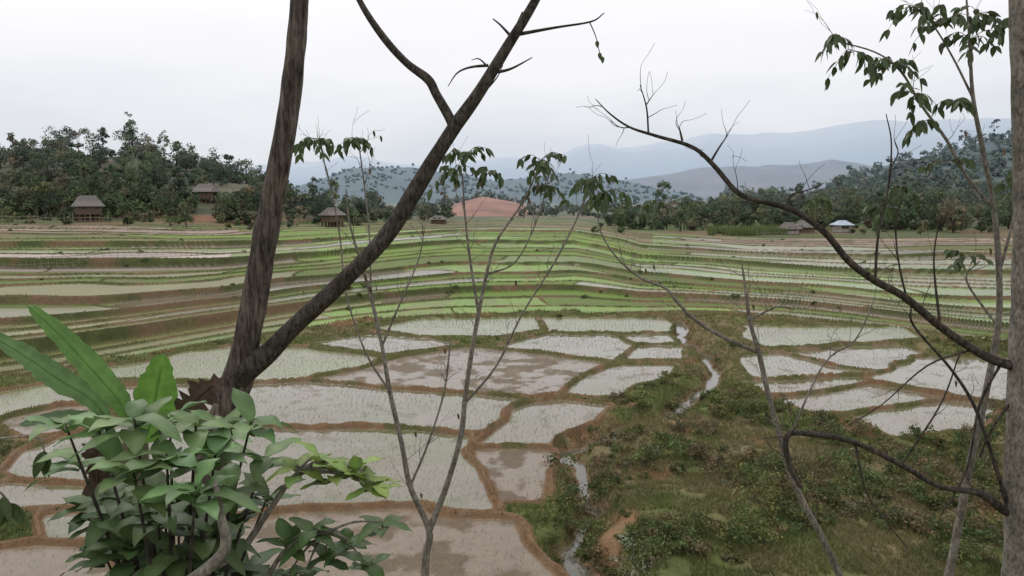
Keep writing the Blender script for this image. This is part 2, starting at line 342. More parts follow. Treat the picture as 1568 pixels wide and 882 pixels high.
def leaf(mb,base,d,nrm,L,Wd,droop,col,mi=1,nu=6,fold=.22,wav=0.,shape=.8):
    d=d/np.linalg.norm(d); s=np.cross(d,nrm); s/=np.linalg.norm(s)+1e-9; n=np.cross(s,d)
    V=[];C=[]
    for i in range(nu+1):
        t=i/nu; c=base+d*L*(t-.12*droop*t*t)+np.array([0,0,-1])*droop*L*t*t
        w=Wd*.5*max(math.sin(math.pi*min(t**shape,1))**.85 if 0<t<1 else 0,.02)
        wv=wav*math.sin(t*11+L*50)*Wd*.2
        V+= [c-s*w+n*(w*fold+wv),c,c+s*w+n*(w*fold-wv)]
        k=random.uniform(.95,1.05); C+=[np.array(col)*k,np.array(col)*1.35,np.array(col)*k]
    Fc=[]
    for i in range(nu):
        a=i*3; Fc+=[(a,a+1,a+4,a+3),(a+1,a+2,a+5,a+4)]
    mb.add(V,Fc,np.array(C),mi)
def rndc(c,v=.25): 
    k=1+random.uniform(-v,v); return np.array(c)*k*np.array([1+random.uniform(-.1,.15),1,1])
# ---------------------------------------------------------------- ground meshes
a1=np.linspace(-.69,.69,1120); a=np.concatenate([np.linspace(-1.5,-.70,30),a1,np.linspace(.70,1.5,30)])
ys=[20.]; 
while ys[-1]<280: ys.append(ys[-1]*1.0031)
nn=len(ys)
while ys[-1]<2100: ys.append(ys[-1]*1.009)
ys=np.array(ys)
def sheet(ys,xs=None):
    X=(np.outer(ys,a) if xs is None else np.tile(xs,(len(ys),1))); Y=np.tile(ys[:,None],(1,X.shape[1]))
    z,c,w,k=G(X,Y); V=np.stack([X.ravel(),Y.ravel(),z],1); r,q=X.shape
    I=np.arange(r*q).reshape(r,q); Fc=np.stack([I[:-1,:-1],I[:-1,1:],I[1:,1:],I[1:,:-1]],-1).reshape(-1,4)
    return V,Fc,c,w,k
V,Fc,c,w,k=sheet(ys[:nn])
pad=(k[Fc]==1).all(1)&(w[Fc]>.5).all(1)&(V[Fc[:,0],1]<95); st=(k[Fc]==4).all(1)
for nm,mk in(('rice_paddy_water',pad),('stream',st),('ground',~(pad|st))):
    v2,f2,c2,w2=compact(V,Fc[mk],c,w); mesh_np(nm,v2,f2,MG,c2,w2,smooth=True)
V,Fc,c,w,k=sheet(ys[nn-1:]); mesh_np('hills',V,Fc,MG,c,w,smooth=True)
V,Fc,c,w,k=sheet(np.linspace(-30,20,130),np.linspace(-30,30,150)); mesh_np('hillside',V,Fc,MG,c,w,smooth=True)
# distant mountains
bx=np.linspace(-1200,2800,260); sil=np.array([(-1200,240),(-300,250),(200,262),(450,254),(560,244),(700,248),(850,236),(950,222),(1080,208),(1180,207),(1300,194),(1420,184),(1568,180),(1800,174),(2800,190)],float)
V=[];C_=[];D=3600
for j in range(14):
    f=j/13; yy=2000+f*(D-2000)
    s_=np.interp(bx,sil[:,0],sil[:,1]); zr=12+(300-s_)/1230*D+ (fbm(bx/60,bx*0,5,4)-.5)*50
    x_=(bx-784)/1230*yy; zz=5+(zr-5)*(f**.8)+(fbm(x_/260,x_*0+yy/260,8,4)-.5)*50*f
    mist=np.clip(f*1.2-.15,0,1); cc_=np.array([.34,.41,.49])*(1-mist)+np.array([.47,.525,.60])*mist  # haze and cloud mist painted into mountain colour, paler towards the top
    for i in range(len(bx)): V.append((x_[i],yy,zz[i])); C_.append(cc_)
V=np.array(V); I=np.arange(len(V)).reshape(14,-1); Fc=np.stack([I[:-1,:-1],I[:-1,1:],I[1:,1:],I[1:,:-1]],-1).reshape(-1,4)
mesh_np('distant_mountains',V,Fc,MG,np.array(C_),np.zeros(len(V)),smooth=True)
# ---------------------------------------------------------------- leaf clouds
def quads(name,C,Nn,S,col,mat,asp=.55):
    N=len(C); R=rng.normal(size=(N,3)); Nn=Nn/(np.linalg.norm(Nn,axis=1)[:,None]+1e-9)
    U=np.cross(Nn,R); U/=np.linalg.norm(U,axis=1)[:,None]+1e-9; Vv=np.cross(Nn,U); S=S[:,None]
    P=np.stack([C-U*S,C-Vv*S*asp,C+U*S,C+Vv*S*asp],1).reshape(-1,3)
    return mesh_np(name,P,np.arange(N*4).reshape(N,4),mat,np.repeat(col,4,0))
class Cloud:
    def __init__(s): s.C=[];s.N=[];s.S=[];s.K=[];s.tr=MB()
    def tree(s,x,y,z,R,Hc,base,n,lf,color,trunk=True,sag=.75):
        nb=rng.integers(8,17); u=rng.normal(size=(nb,3)); u/=np.linalg.norm(u,axis=1)[:,None]; rad=rng.uniform(.35,1.1,nb)**.6
        bc=u*rad[:,None]*np.array([R*rng.uniform(.8,1.2),R,Hc/2])*sag; br=rng.uniform(.22,.5,nb)*R; tone=rng.uniform(.65,1.4,nb)
        i=rng.choice(nb,n,p=br**2/np.sum(br**2)); d=rng.normal(size=(n,3)); d[:,2]+=.35; d/=np.linalg.norm(d,axis=1)[:,None]
        p=bc[i]+d*(br[i]*rng.uniform(.45,1.15,n))[:,None]*np.array([1,1,.75])
        s.C.append(p+np.array([x,y,z+base+Hc/2])); s.N.append(d+rng.normal(size=(n,3))*.5); s.S.append(rng.uniform(.6,1.3,n)*lf)
        yel=rng.uniform(.85,1.25,nb)
        k=np.array(color)[None]*(tone[i]*rng.uniform(.75,1.25,n))[:,None]; k=k*np.stack([yel[i],np.ones(n),np.ones(n)],1)
        h=float(hazef(y,850)); s.K.append(k*(1-h)+HZ*1.25*h)  # distance haze painted into leaf colour, lifted against crown self-shadow
        if trunk:
            tube(s.tr,np.array([[x,y,z-.5,R*.05+.05],[x+rng.normal()*.2,y,z+base*.6,R*.04+.04],[x+rng.normal()*.4,y,z+base+Hc*.6,.04]]),5,2)
            for q in range(2):
                b_=bc[rng.integers(nb)]; tube(s.tr,np.array([[x,y,z+base*.7,R*.03],[x+b_[0]*.5,y+b_[1]*.5,z+base+Hc*.3,R*.02],[x+b_[0],y+b_[1],z+base+Hc/2+b_[2],.03]]),4,2)
    def done(s,name,mat=ML):
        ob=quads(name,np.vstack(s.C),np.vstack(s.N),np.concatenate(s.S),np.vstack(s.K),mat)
        if s.tr.v: s.tr.build('trunks',[MB2],parent=ob)
        return ob
GR=[(.06,.09,.035),(.07,.10,.04),(.095,.135,.05),(.055,.078,.038),(.125,.145,.06),(.10,.11,.062),(.15,.14,.08)]
HOUSEB=[(138,20,168),(510,18,192),(1215,24,176),(1288,16,182),(318,18,200)]
def scatter_trees(name,specs):
    cl=Cloud()
    for (b0,b1,d0,d1,num,R0,R1,hf_,n,lf,*ex) in specs:
        b_=rng.uniform(b0,b1,num); d=d0*(d1/d0)**rng.uniform(0,1,num)
        keep=fbm(b_/45,d/40,int(b0)%50+3,2)>(ex[0] if ex else 0); b_,d=b_[keep],d[keep]
        X=(b_-784)/1230*d; z=G(X,d)[0]
        for i in range(len(d)):
            if any(abs(b_[i]-hb)<hwd and d[i]<hd_+1 for hb,hwd,hd_ in HOUSEB): continue
            R=R0+(R1-R0)*rng.uniform()**2; hh=R*rng.uniform(1.1,2.6)*hf_; bs_=R*rng.uniform(-.25,.2)
            if R>1.5 and rng.uniform()<.06: bs_=R*rng.uniform(.8,1.6); R*=.6; hh*=1.1
            c_=GR[rng.integers(len(GR))]
            cl.tree(X[i],d[i],z[i],R,hh,bs_,int(n*(.5+.5*R/R1)),lf,c_,trunk=(d[i]<300 and R>1.2))
    return cl.done(name)
scatter_trees('forest_trees',[(-200,120,172,290,300,1.4,4.2,1.15,330,.38,.34),(110,430,174,285,310,1.4,4.2,1.15,330,.38,.34),(395,560,196,260,55,1.4,3.6,1.15,400,.34),
  (-200,450,153,275,380,.6,2.2,1.1,130,.3),(150,300,262,275,9,3.0,4.4,1.3,600,.34)])
scatter_trees('valley_trees',[(440,600,206,290,44,1.4,3.8,1.15,400,.36),(560,690,235,310,44,1.4,3.8,1.15,400,.36),(800,940,285,470,90,.8,3.0,1.,150,.46),(690,800,395,480,50,.8,2.6,1.,120,.46),
  (930,1010,192,225,20,1.4,3.,1.1,420,.32),(1000,1160,188,260,55,1.8,4.2,1.2,440,.36),(1150,1260,190,250,30,1.4,3.4,1.1,400,.34),(1220,1460,186,300,110,1.5,4.4,1.2,380,.38),(1440,1700,176,300,110,1.5,4.6,1.25,380,.38),(900,1700,172,280,150,.5,1.8,1.1,120,.28),(920,1700,240,330,150,1.5,4.4,1.1,190,.55)])
scatter_trees('hill_forest_trees',[(1100,1700,310,600,950,2,5,1.,80,1.0)])
scatter_trees('far_hill_trees',[(450,1060,700,920,450,1.4,3.0,.5,16,1.4)])
# ---------------------------------------------------------------- scrub bushes, grass
def ptsrand(n,b0,b1,d0,d1,pw=1.):
    b_=rng.uniform(b0,b1,n); d=d0*(d1/d0)**(rng.uniform(0,1,n)**pw); return (b_-784)/1230*d,d
cl=Cloud()
X,Y=ptsrand(1700,860,1650,24,66); z,_,_,k=G(X,Y); dn=fbm(X/6,Y/6,201,2)
for i in np.where((k==0)&(dn>.42))[0][:620]:
    R=.15+.6*rng.uniform()**1.7*(1.3 if Y[i]<34 else 1); col=[(.10,.13,.05),(.13,.155,.06),(.085,.12,.045),(.17,.15,.085),(.15,.17,.065),(.14,.125,.075)][rng.integers(6)]
    if rng.uniform()<.02: col=(.24,.25,.18)
    cl.tree(X[i],Y[i],z[i]-.1,R,R*rng.uniform(.7,1.7),0,int(90+260*R),.05+.0005*Y[i],col,trunk=False,sag=1.)
X,Y=ptsrand(500,-60,1000,24,75); z,_,_,k=G(X,Y)
for i in np.where(k==0)[0][:130]:
    R=rng.uniform(.15,.45); cl.tree(X[i],Y[i],z[i]-.1,R,R*1.1,0,150,.055,(.10,.13,.05),trunk=False)
X,Y=ptsrand(900,-100,1650,76,190); z,_,_,k=G(X,Y)
for i in np.where(k==2)[0][:90]:
    R=rng.uniform(.2,.6); cl.tree(X[i],Y[i],z[i]-.25,R,R*.9,0,60,.12,(.08,.105,.045),trunk=False)
cl.done('scrub_bushes')
def grassmesh(name,X,Y,Z,hgt,wid,col,mat=MLG,lean=.35,nb=2):
    X=np.repeat(X,nb);Y=np.repeat(Y,nb);Z=np.repeat(Z,nb);hgt=np.repeat(hgt,nb);wid=np.repeat(wid,nb);col=np.repeat(col,nb,0); N=len(X)
    an=rng.uniform(0,2*math.pi,N); X=X+rng.normal(size=N)*wid; Y=Y+rng.normal(size=N)*wid
    dx,dy=np.cos(an)*wid,np.sin(an)*wid*.4; hgt=hgt*rng.uniform(.6,1.2,N)
    lx=rng.normal(size=N)*lean*hgt; ly=rng.normal(size=N)*lean*hgt
    P=np.stack([np.stack([X-dx,Y-dy,Z-.03],1),np.stack([X+dx,Y+dy,Z-.03],1),np.stack([X+lx,Y+ly,Z+hgt],1)],1).reshape(-1,3)
    return mesh_np(name,P,np.arange(N*3).reshape(N,3),mat,np.repeat(col,3,0))
X,Y=ptsrand(330000,-60,1640,23,120,1.); z,c,_,k=G(X,Y)
gp_=fbm(X/1.2,Y/1.2,211,2)
m=((k==0)&(gp_>.33))|((k==2)&(rng.uniform(size=len(X))<np.where(c[:,0]>.15,.10,.4)))
X,Y,z,c,k=X[m],Y[m],z[m],c[m],k[m]; n=len(X)
cc=c*rng.uniform(.8,1.35,n)[:,None]*np.array([.98,1.1,.95]); st_=rng.uniform(size=n)<.2; cc[st_]=np.array([.26,.225,.14])*rng.uniform(.7,1.2,st_.sum())[:,None]
grassmesh('grass',X,Y,z,np.where(k==2,.06+.0005*Y,.13+.0012*Y)*rng.uniform(.5,1.6,n),.010+.0004*Y,cc)
# maize crop strip
X,Y=ptsrand(4000,1085,1205,172,184); z=G(X,Y)[0]; m=fbm(X/3,Y/3,231,2)>.4; X,Y,z=X[m],Y[m],z[m]
grassmesh('maize_crop',X,Y,z,rng.uniform(1.0,2.2,len(X)),np.full(len(X),.09),np.array([.15,.19,.08])[None]*rng.uniform(.6,1.3,len(X))[:,None],lean=.25)
# rice seedlings
RX=[];RY=[];RK=[]
for lev,kd,P in PADW:
    mn,mx=P.min(0)-1,P.max(0)+1; mn[1]=max(mn[1],22)
    an=random.uniform(-.2,.2); r1=.30;r2=.17
    gx,gy=np.meshgrid(np.arange(mn[0]-8,mx[0]+8,r1),np.arange(mn[1]-3,mx[1]+3,r2)); gx=gx.ravel();gy=gy.ravel()
    cx,cy=P.mean(0); xx=cx+(gx-cx)*math.cos(an)-(gy-cy)*math.sin(an); yy=cy+(gx-cx)*math.sin(an)+(gy-cy)*math.cos(an)
    xx+=rng.normal(size=len(xx))*.06+(fbm(xx/6,yy/2.5,224,2)-.5)*.5; yy+=rng.normal(size=len(xx))*.06
    i_,d_=polyd(xx,yy,P); den=fbm(xx/3,yy/3,221,3)
    keep=(i_|(d_<.6))&(abs(784+1230*xx/yy-784)<860)&(rng.uniform(size=len(xx))<np.where(kd==1,.4,.62)*ss((den-(.36 if kd==1 else .3))*5))
    RX.append(xx[keep]);RY.append(yy[keep])
X,Y=map(np.concatenate,(RX,RY)); Z,_,w_,k=G(X,Y); m=(k==1)&(w_>.3); X,Y,Z=X[m],Y[m],Z[m]; n=len(X); print('rice',n)
grassmesh('rice_seedlings',X,Y,Z,np.full(n,.09)*rng.uniform(.6,1.3,n),np.full(n,.005)+.00007*Y,np.array([.14,.20,.06])[None]*rng.uniform(.7,1.3,n)[:,None],lean=.35,nb=3)
# ---------------------------------------------------------------- houses
M_thatch=mat_plain('roof_grey_tile',(.16,.14,.13),.9,3); M_wood=mat_plain('house_wood',(.12,.08,.055),.85,5); M_dark=mat_plain('window_dark',(.015,.015,.015),.4)
M_blue=mat_plain('roof_blue_metal',(.36,.42,.50),.5,2,.9,1.1); M_plaster=mat_plain('plaster_wall',(.36,.33,.30),.85,2); M_frame=mat_plain('window_frame',(.2,.15,.1),.8)
def boxes(name,bl,mat,parent):
    v=[];f=[]
    for (x0,x1,y0,y1,z0,z1) in bl:
        o=len(v); v+=[(x0,y0,z0),(x1,y0,z0),(x1,y1,z0),(x0,y1,z0),(x0,y0,z1),(x1,y0,z1),(x1,y1,z1),(x0,y1,z1)]
        f+=[tuple(o+i for i in q) for q in((0,3,2,1),(4,5,6,7),(0,1,5,4),(1,2,6,5),(2,3,7,6),(3,0,4,7))]
    me=bpy.data.meshes.new(name); me.from_pydata(v,[],f); me.materials.append(mat); ob=bpy.data.objects.new(name,me); COL.objects.link(ob); ob.parent=parent; return ob
def house(name,b_,d,yaw,w,dp,stilt,hw,hr,roofm,wallm):
    x=(b_-784)/1230*d; e=bpy.data.objects.new(name,None); COL.objects.link(e); e.location=(x,d,Gz(x,d)-.1); e.rotation_euler=(0,0,math.radians(yaw))
    X,Y=w/2,dp/2; z0=stilt; z1=stilt+hw
    if stilt>.3:
        boxes('stilts',[(px-.13,px+.13,py-.13,py+.13,-1.2,z0-.1) for px in np.linspace(-X+.2,X-.2,5) for py in(-Y+.2,0,Y-.2)],M_wood,e)
        boxes('stairs',[(X+.1+i*.28,X+.38+i*.28,-.6,.6,z0-.25-(i+1)*z0/7,z0-.15-(i+1)*z0/7) for i in range(6)],M_wood,e)
    boxes('floor_deck',[(-X-.3,X+.3,-Y-.3,Y+.3,z0-.1,z0+.08)],M_wood,e)
    boxes('walls',[(-X,X,-Y,Y,z0+.08,z1)],wallm,e)
    wn=[];fr=[]
    for cx in np.linspace(-X+1,X-1,4 if w>6 else 2):
        wn.append((cx-.4,cx+.4,-Y-.03,-Y-.005,z0+.9,z0+1.6)); fr+= [(cx-.5,cx-.4,-Y-.06,-Y-.005,z0+.8,z0+1.7),(cx+.4,cx+.5,-Y-.06,-Y-.005,z0+.8,z0+1.7),(cx-.4,cx+.4,-Y-.06,-Y-.005,z0+1.6,z0+1.7),(cx-.4,cx+.4,-Y-.06,-Y-.005,z0+.8,z0+.9)]
    boxes('windows',wn,M_dark,e); boxes('window_frames',fr,M_frame,e); boxes('door',[(X+.005,X+.05,-.45,.45,z0+.08,z0+1.6)],M_dark,e)
    ov=.6; zr=z1+hr; ez=z1-.2; rx=X*.7; v=[(-X-ov,-Y-ov,ez),(X+ov,-Y-ov,ez),(X+ov,Y+ov,ez),(-X-ov,Y+ov,ez),(-rx,0,zr),(rx,0,zr),(-X+.0,-Y*.45,z1+hr*.45),(X,-Y*.45,z1+hr*.45),(X,Y*.45,z1+hr*.45),(-X,Y*.45,z1+hr*.45)]
    f=[(0,1,7,6),(6,7,5,4),(2,3,9,8),(8,9,4,5),(1,2,8,7),(3,0,6,9),(7,8,5),(9,6,4)]
    me=bpy.data.meshes.new('roof'); me.from_pydata(v,[],f); me.materials.append(roofm); ob=bpy.data.objects.new('roof',me); COL.objects.link(ob); ob.parent=e
    sm=ob.modifiers.new('t','SOLIDIFY'); sm.thickness=.15
house('stilt_house',138,168,40,4.4,3.6,1.7,1.8,2.0,M_thatch,M_wood)
house('stilt_house',318,204,-10,5,4.2,1.2,1.6,1.8,M_thatch,M_wood)
house('stilt_house',510,192,50,4,3.4,1.4,1.7,1.6,M_thatch,M_wood)
house('farm_hut',672,225,-15,3.4,2.6,.15,1.3,.9,M_thatch,M_wood)
house('farm_house',1207,175,15,3.2,2.8,.15,1.4,1.2,M_thatch,M_plaster)
house('farm_house',1232,182,-20,3.8,3.2,.15,1.5,1.4,M_thatch,M_wood)
house('metal_roof_house',1288,181,10,2.8,2.8,.15,1.9,.8,M_blue,M_plaster)
house('farm_house',1362,192,-8,5,3.6,.3,1.5,1.3,M_thatch,M_wood)
# fences
M_bam=mat_plain('bamboo_cane',(.30,.26,.20),.8,6)
def fence(name,pts,h,step,r=.035):
    mb=MB(); P=catmull(np.array([[*p,0] for p in pts]),30); L=np.concatenate([[0],np.cumsum(np.linalg.norm(np.diff(P,axis=0),axis=1))])
    s=np.arange(0,L[-1],step); X=np.interp(s,L,P[:,0]); Y=np.interp(s,L,P[:,1]); Z=G(X,Y)[0]
    for i in range(len(s)):
        hh=h*random.uniform(.6,1.25); tube(mb,np.array([[X[i],Y[i],Z[i]-.2,r],[X[i]+random.gauss(0,.12),Y[i],Z[i]+hh,r*.7]]),4,1)
    for q in(.35,.7):
        tube(mb,np.array([[X[i],Y[i]-.05,Z[i]+h*q*random.uniform(.85,1.1),r*.6] for i in range(0,len(s),3)]),4,2)
    mb.build(name,[M_bam],False)
def wp(b_,d): return ((b_-784)/1230*d,d)
fence('bamboo_fence',[wp(-120,92),wp(60,92),wp(200,97),wp(325,106)],.9,.8,.025)
fence('bamboo_fence',[wp(-120,134),wp(100,136),wp(330,150)],.9,.8,.03)
fence('bamboo_fence',[wp(-60,150),wp(60,152),wp(190,157)],1.9,1.5,.05)
fence('bamboo_fence',[wp(1160,166),wp(1300,163),wp(1450,160),wp(1650,157)],1.3,.6,.04)
# ---------------------------------------------------------------- foreground left tree
DG=(.055,.085,.03)
def twigleaf(mb,p0,p1,n,L,sag=.25,col=DG,r=.003,dens=1.):
    p0=np.array(p0);p1=np.array(p1); mid=(p0+p1)/2+np.array([0,0,sag*np.linalg.norm(p1-p0)])
    Q=tube(mb,np.array([[*p0,r],[*mid,r*.8],[*p1,r*.5]]),4,6,bumpy=0)
    for i in np.linspace(len(Q)*.25,len(Q)-1,n).astype(int):
        for s in(-1,1):
            if random.random()<.1: continue
            t=Q[i,:3]-Q[i-1,:3]; sd=np.cross(t,[0,0,1]); sd/=np.linalg.norm(sd)+1e-9; t/=np.linalg.norm(t)+1e-9
            d=sd*s*random.uniform(.2,.9)+t*.4+np.array([random.gauss(0,.3),random.gauss(0,.2),-random.uniform(.2,1.2)])
            leaf(mb,Q[i,:3],d,np.array([random.gauss(0,.5),random.gauss(0,.5)-.4,.6]),L*random.uniform(.6,1.2),L*.46,.25,rndc(col),1,nu=4)
def cluster(mb,px,py,dep,spread,n=5,L=.10,col=DG,k=4):
    c=W(px,py,dep); s=spread/F*dep
    for i in range(n):
        a_=i*2*math.pi/n+random.uniform(-.4,.4); e=c+np.array([math.cos(a_)*s*random.uniform(.6,1.3),math.sin(a_)*s*.7,s*random.uniform(-.9,.35)])
        twigleaf(mb,c,e,k,L,.2,col)
mb=MB(); D0=6.
p=W(325,700,D0); gz=Gz(p[0],p[1]); base=[[p[0]-.06,p[1],gz-.4,.2],[p[0]-.04,p[1],(gz+p[2])/2,.16]]
tr=[(325,700,56),(348,632,50),(365,575,47),(383,495,40),(400,400,38),(418,300,36),(437,200,33),(450,100,30),(459,0,27),(466,-120,24),(476,-300,18),(470,-480,10)]
P=base+[[*W(a_,b_,D0),w_/2/F*D0] for a_,b_,w_ in tr]; tube(mb,np.array(P),36,14,bumpy=.05,fiss=.12)
q=pxtube(mb,[(360,585,36),(378,566,36),(410,540,31),(450,500,28),(520,435,26),(590,362,25),(640,285,24),(672,232,22),(697,193,20),(735,140,18),(775,75,16),(820,0,13),(862,-90,11),(900,-200,7)],D0-.05,20,8,bumpy=.09,mi=2)
pxtube(mb,[(697,205,14),(688,180,14),(668,145,13),(655,122,14),(622,96,12),(585,55,11),(550,0,9),(528,-60,8),(510,-160,5)],D0-.05,14,7,bumpy=.12,mi=2)
for t_ in [[(795,52,6),(850,42,4),(905,33,3),(925,20,1.5)],[(903,34,2),(912,55,1.5),(918,80,1.2)],[(748,112,6),(780,106,4),(815,88,1.5)],[(748,100,5),(720,103,3.5),(700,112,2.5),(686,132,1.2)],[(745,100,3),(733,90,2),(722,92,1)],[(782,55,5),(766,38,3),(755,29,2)],[(790,40,3),(800,18,2)],[(715,168,5),(712,158,3)],[(735,148,3),(760,120,2),(770,100,1)]]:
    pxtube(mb,t_,D0-.05,5,5,mi=2)
for (x_,y_) in((918,80),(914,62),(922,86)): leaf(mb,W(x_,y_,D0),np.array([.1,0,-1.]),np.array([0,-1,.2]),.05,.03,.1,DG,1)
mb.build('bare_tree',[MB1,MLN,MB2])
# ---------------------------------------------------------------- right tree
mb=MB(); D1=5.5
p=W(1562,900,D1); gz=Gz(p[0],p[1])
P=[[p[0]-.03,p[1],gz-.4,.13],[p[0],p[1],(gz+p[2])/2,.12]]+[[*W(a_,b_,D1),w_/2/F*D1] for a_,b_,w_ in [(1562,880,52),(1566,720,50),(1570,560,48),(1574,400,42),(1572,250,38),(1566,100,34),(1562,0,30),(1560,-200,26),(1566,-500,12)]]
tube(mb,np.array(P),28,12,bumpy=.06,fiss=.08)
q1=pxtube(mb,[(1560,562,16),(1525,553,14),(1490,535,13),(1440,500,13),(1385,455,12),(1340,430,12),(1300,400,11),(1262,355,10),(1215,322,9),(1165,308,8),(1130,295,8),(1092,252,7),(1060,225,6),(1005,208,5),(965,195,3.5),(935,175,2.5),(912,152,1.2)],D1,9,6,mi=2)
q2=pxtube(mb,[(1568,792,16),(1535,780,14),(1500,755,12),(1440,745,9),(1380,712,9),(1310,678,9),(1240,664,9),(1205,668,9),(1208,710,8),(1225,745,7)],D1,8,6,mi=2)
for t_ in [[(1045,216,4),(1042,203,3),(1040,195,1.5)],[(1090,245,4),(1100,228,3),(1114,207,1.5)],[(993,204,3),(990,165,2.5),(980,130,1.2)],[(990,160,2),(1000,145,1)],[(965,195,2),(950,195,1.5),(935,185,1)],[(1215,320,4),(1210,300,3),(1240,290,2),(1262,280,1)],[(1340,430,5),(1345,360,4),(1360,290,3.5),(1365,220,2.5),(1357,175,1.5)],[(1362,260,2.5),(1375,235,2),(1370,215,1)],[(1388,455,4),(1376,400,3),(1372,340,3),(1385,290,1.5)],[(1440,500,5),(1430,400,3),(1440,330,2)],[(1535,553,5),(1500,620,4),(1480,720,3.5),(1440,790,2)],[(1545,780,8),(1500,640,6),(1460,570,5),(1400,500,4),(1395,470,2)],[(1310,680,4),(1330,760,3),(1390,840,2)],[(1560,600,5),(1520,655,4),(1500,700,3)],[(1490,535,4),(1420,560,3),(1350,620,2),(1300,650,1.2)],[(1380,712,4),(1440,620,3),(1470,540,2)]]:
    q=pxtube(mb,t_,D1,5,5,mi=2)
    twigs(mb,q,3,.28,.003,.3,0,mi=2)
twigs(mb,q1,11,.28,.004,.35,1,mi=2,lo=.1); twigs(mb,q2,10,.4,.004,.3,1,mi=2)
mb.build('leafless_tree',[MB3,MLN,MB2])
# ---------------------------------------------------------------- saplings
def sapling(name,dep,stems,tw,clus,root,barkm=MB3,col=DG,L=.1,k=4,twl=.35):
    mb=MB(); tips=[]
    r=W(*root,dep); gz=Gz(r[0],r[1]); tube(mb,np.array([[r[0]+.05,r[1],gz-.3,.03],[*r,stems[0][0][2]/2/F*dep]]),8,4)
    for s in stems:
        q=pxtube(mb,s,dep,8,5); twigs(mb,q,tw,twl,.0035,.5,1,tips=tips)
    for c_ in clus: cluster(mb,c_[0],c_[1],dep,c_[2],c_[3],L,col,k)
    for t_ in tips:
        if random.random()<.06: leaf(mb,t_,np.array([.2,0,-1.]),np.array([0,-1,.3]),L*.6,L*.25,.2,rndc((.09,.06,.03)),1,nu=4)
    return mb.build(name,[barkm,MLN])
sapling('sapling_tree',7.,[[(650,905,13),(652,850,12),(657,812,11),(628,745,9),(615,680,8),(597,600,7),(585,530,6),(568,455,5),(552,400,4),(535,340,3),(530,290,2)],
 [(657,812,11),(685,740,9),(705,670,9),(712,610,8),(722,540,7),(733,480,6),(745,420,5),(760,370,4),(800,310,3),(825,258,2.5)],
 [(733,480,5),(720,400,4),(712,330,3),(708,270,2.5)],[(710,620,4),(760,560,3.5),(800,480,3),(850,400,3),(890,320,2.5),(903,275,2)],
 [(597,600,4),(560,540,3),(530,450,3),(520,360,2.5),(500,260,2),(480,212,2)],[(628,745,4),(655,680,3.5),(680,600,3),(690,520,3)],[(585,530,4),(610,470,3),(640,400,2),(650,350,1.5)],[(745,420,3),(790,400,2.5),(825,330,2),(840,270,1.5)],[(568,455,3),(565,350,2.5),(556,270,2),(548,212,2)]],
 7,[(548,212,26,5),(482,212,30,5),(712,238,36,6),(828,245,34,7),(900,278,36,7),(695,262,30,5),(835,285,28,4),(930,292,24,4),(745,262,24,3)],(650,905),L=.09,k=4)
sapling('sapling_tree',6.5,[[(1296,905,12),(1262,830,11),(1220,750,10),(1200,690,9),(1178,610,8),(1162,540,8),(1148,490,6),(1140,430,4),(1136,405,2)],
 [(1162,540,6),(1110,518,6),(1065,490,6),(1035,460,5),(1020,442,4),(980,425,3.5),(945,395,3),(922,360,2),(915,330,1.2)],[(1148,490,3),(1190,470,2.5),(1215,475,1.5)],[(1200,690,4),(1260,560,3),(1310,520,2.5),(1340,455,1.5)]],
 7,[(992,308,26,4)],(1296,905),MB3,L=.08,k=3)
sapling('leafy_sapling_tree',6.,[[(1448,905,14),(1465,820,13),(1488,700,12),(1510,600,11),(1528,500,10),(1530,420,9),(1522,320,8),(1505,230,7),(1490,150,6),(1485,70,4),(1480,0,3)],
 [(1522,320,6),(1480,270,5),(1450,215,5),(1410,160,4),(1380,110,3.5),(1340,80,2.5),(1268,60,2)],[(1490,150,4),(1460,90,3),(1430,40,2.5),(1400,10,2)],[(1530,420,5),(1560,300,4),(1575,200,3)],[(1528,500,4),(1480,430,3),(1500,400,2)]],
 3,[(1310,78,44,5),(1365,98,42,6),(1400,145,40,5),(1440,35,55,7),(1485,60,45,6),(1500,20,40,5),(1545,40,40,5),(1450,250,26,2),(1560,260,26,3),(1275,62,22,4),(1400,10,40,5),(1480,395,30,3),(1380,285,24,3),(1465,155,26,3),(1415,185,24,3),(1350,320,20,3),(1245,305,20,3)],(1448,905),MB3,(.055,.08,.03),.09,4)
# ---------------------------------------------------------------- broadleaf shrub (foreground)
def whorl(mb,c,n,L,col,tilt=(.2,1.1),ax=None):
    ax=np.array([random.gauss(0,.25),random.gauss(0,.25),1.]) if ax is None else ax
    a0=random.uniform(0,6)
    for i in range(n):
        a_=a0+i*2.4+random.uniform(-.3,.3); e=random.uniform(*tilt)
        d=np.array([math.cos(a_),math.sin(a_),0])*math.sin(e+.5)+ax*math.cos(e+.5)
        leaf(mb,c+np.array([0,0,-i*.008]),d,np.array([0,0,1.])+d*.2,L*random.uniform(.7,1.15),L*random.uniform(.35,.45),random.uniform(.15,.5),rndc(col),1,nu=8,wav=.35,fold=.25)
mb=MB(); LG=(.12,.20,.075)
stem0=W(270,1040,2.9)
wl=[(205,640,2.7,8),(300,650,2.8,8),(385,645,2.9,7),(150,655,2.8,7),(100,650,2.9,5),(255,695,2.6,8),(330,695,2.7,8),(205,725,2.5,7),(300,745,2.5,8),(405,700,3.,7),(350,745,2.8,7),(120,705,3.,6),(240,785,2.7,8),(310,810,2.8,8),(200,825,2.8,8),(270,850,2.7,8),(350,800,3.,7),(180,765,3.,7),(410,760,3.1,6),(330,860,3,8),(160,850,3.,7),(230,900,2.8,8),(300,920,2.8,8),(380,870,3.1,6),(250,750,3.2,8),(220,860,3.3,8),(290,780,3.3,8),(350,900,3.2,8),(180,910,3.2,8),(260,640,3.2,6),(340,660,3.3,6)]
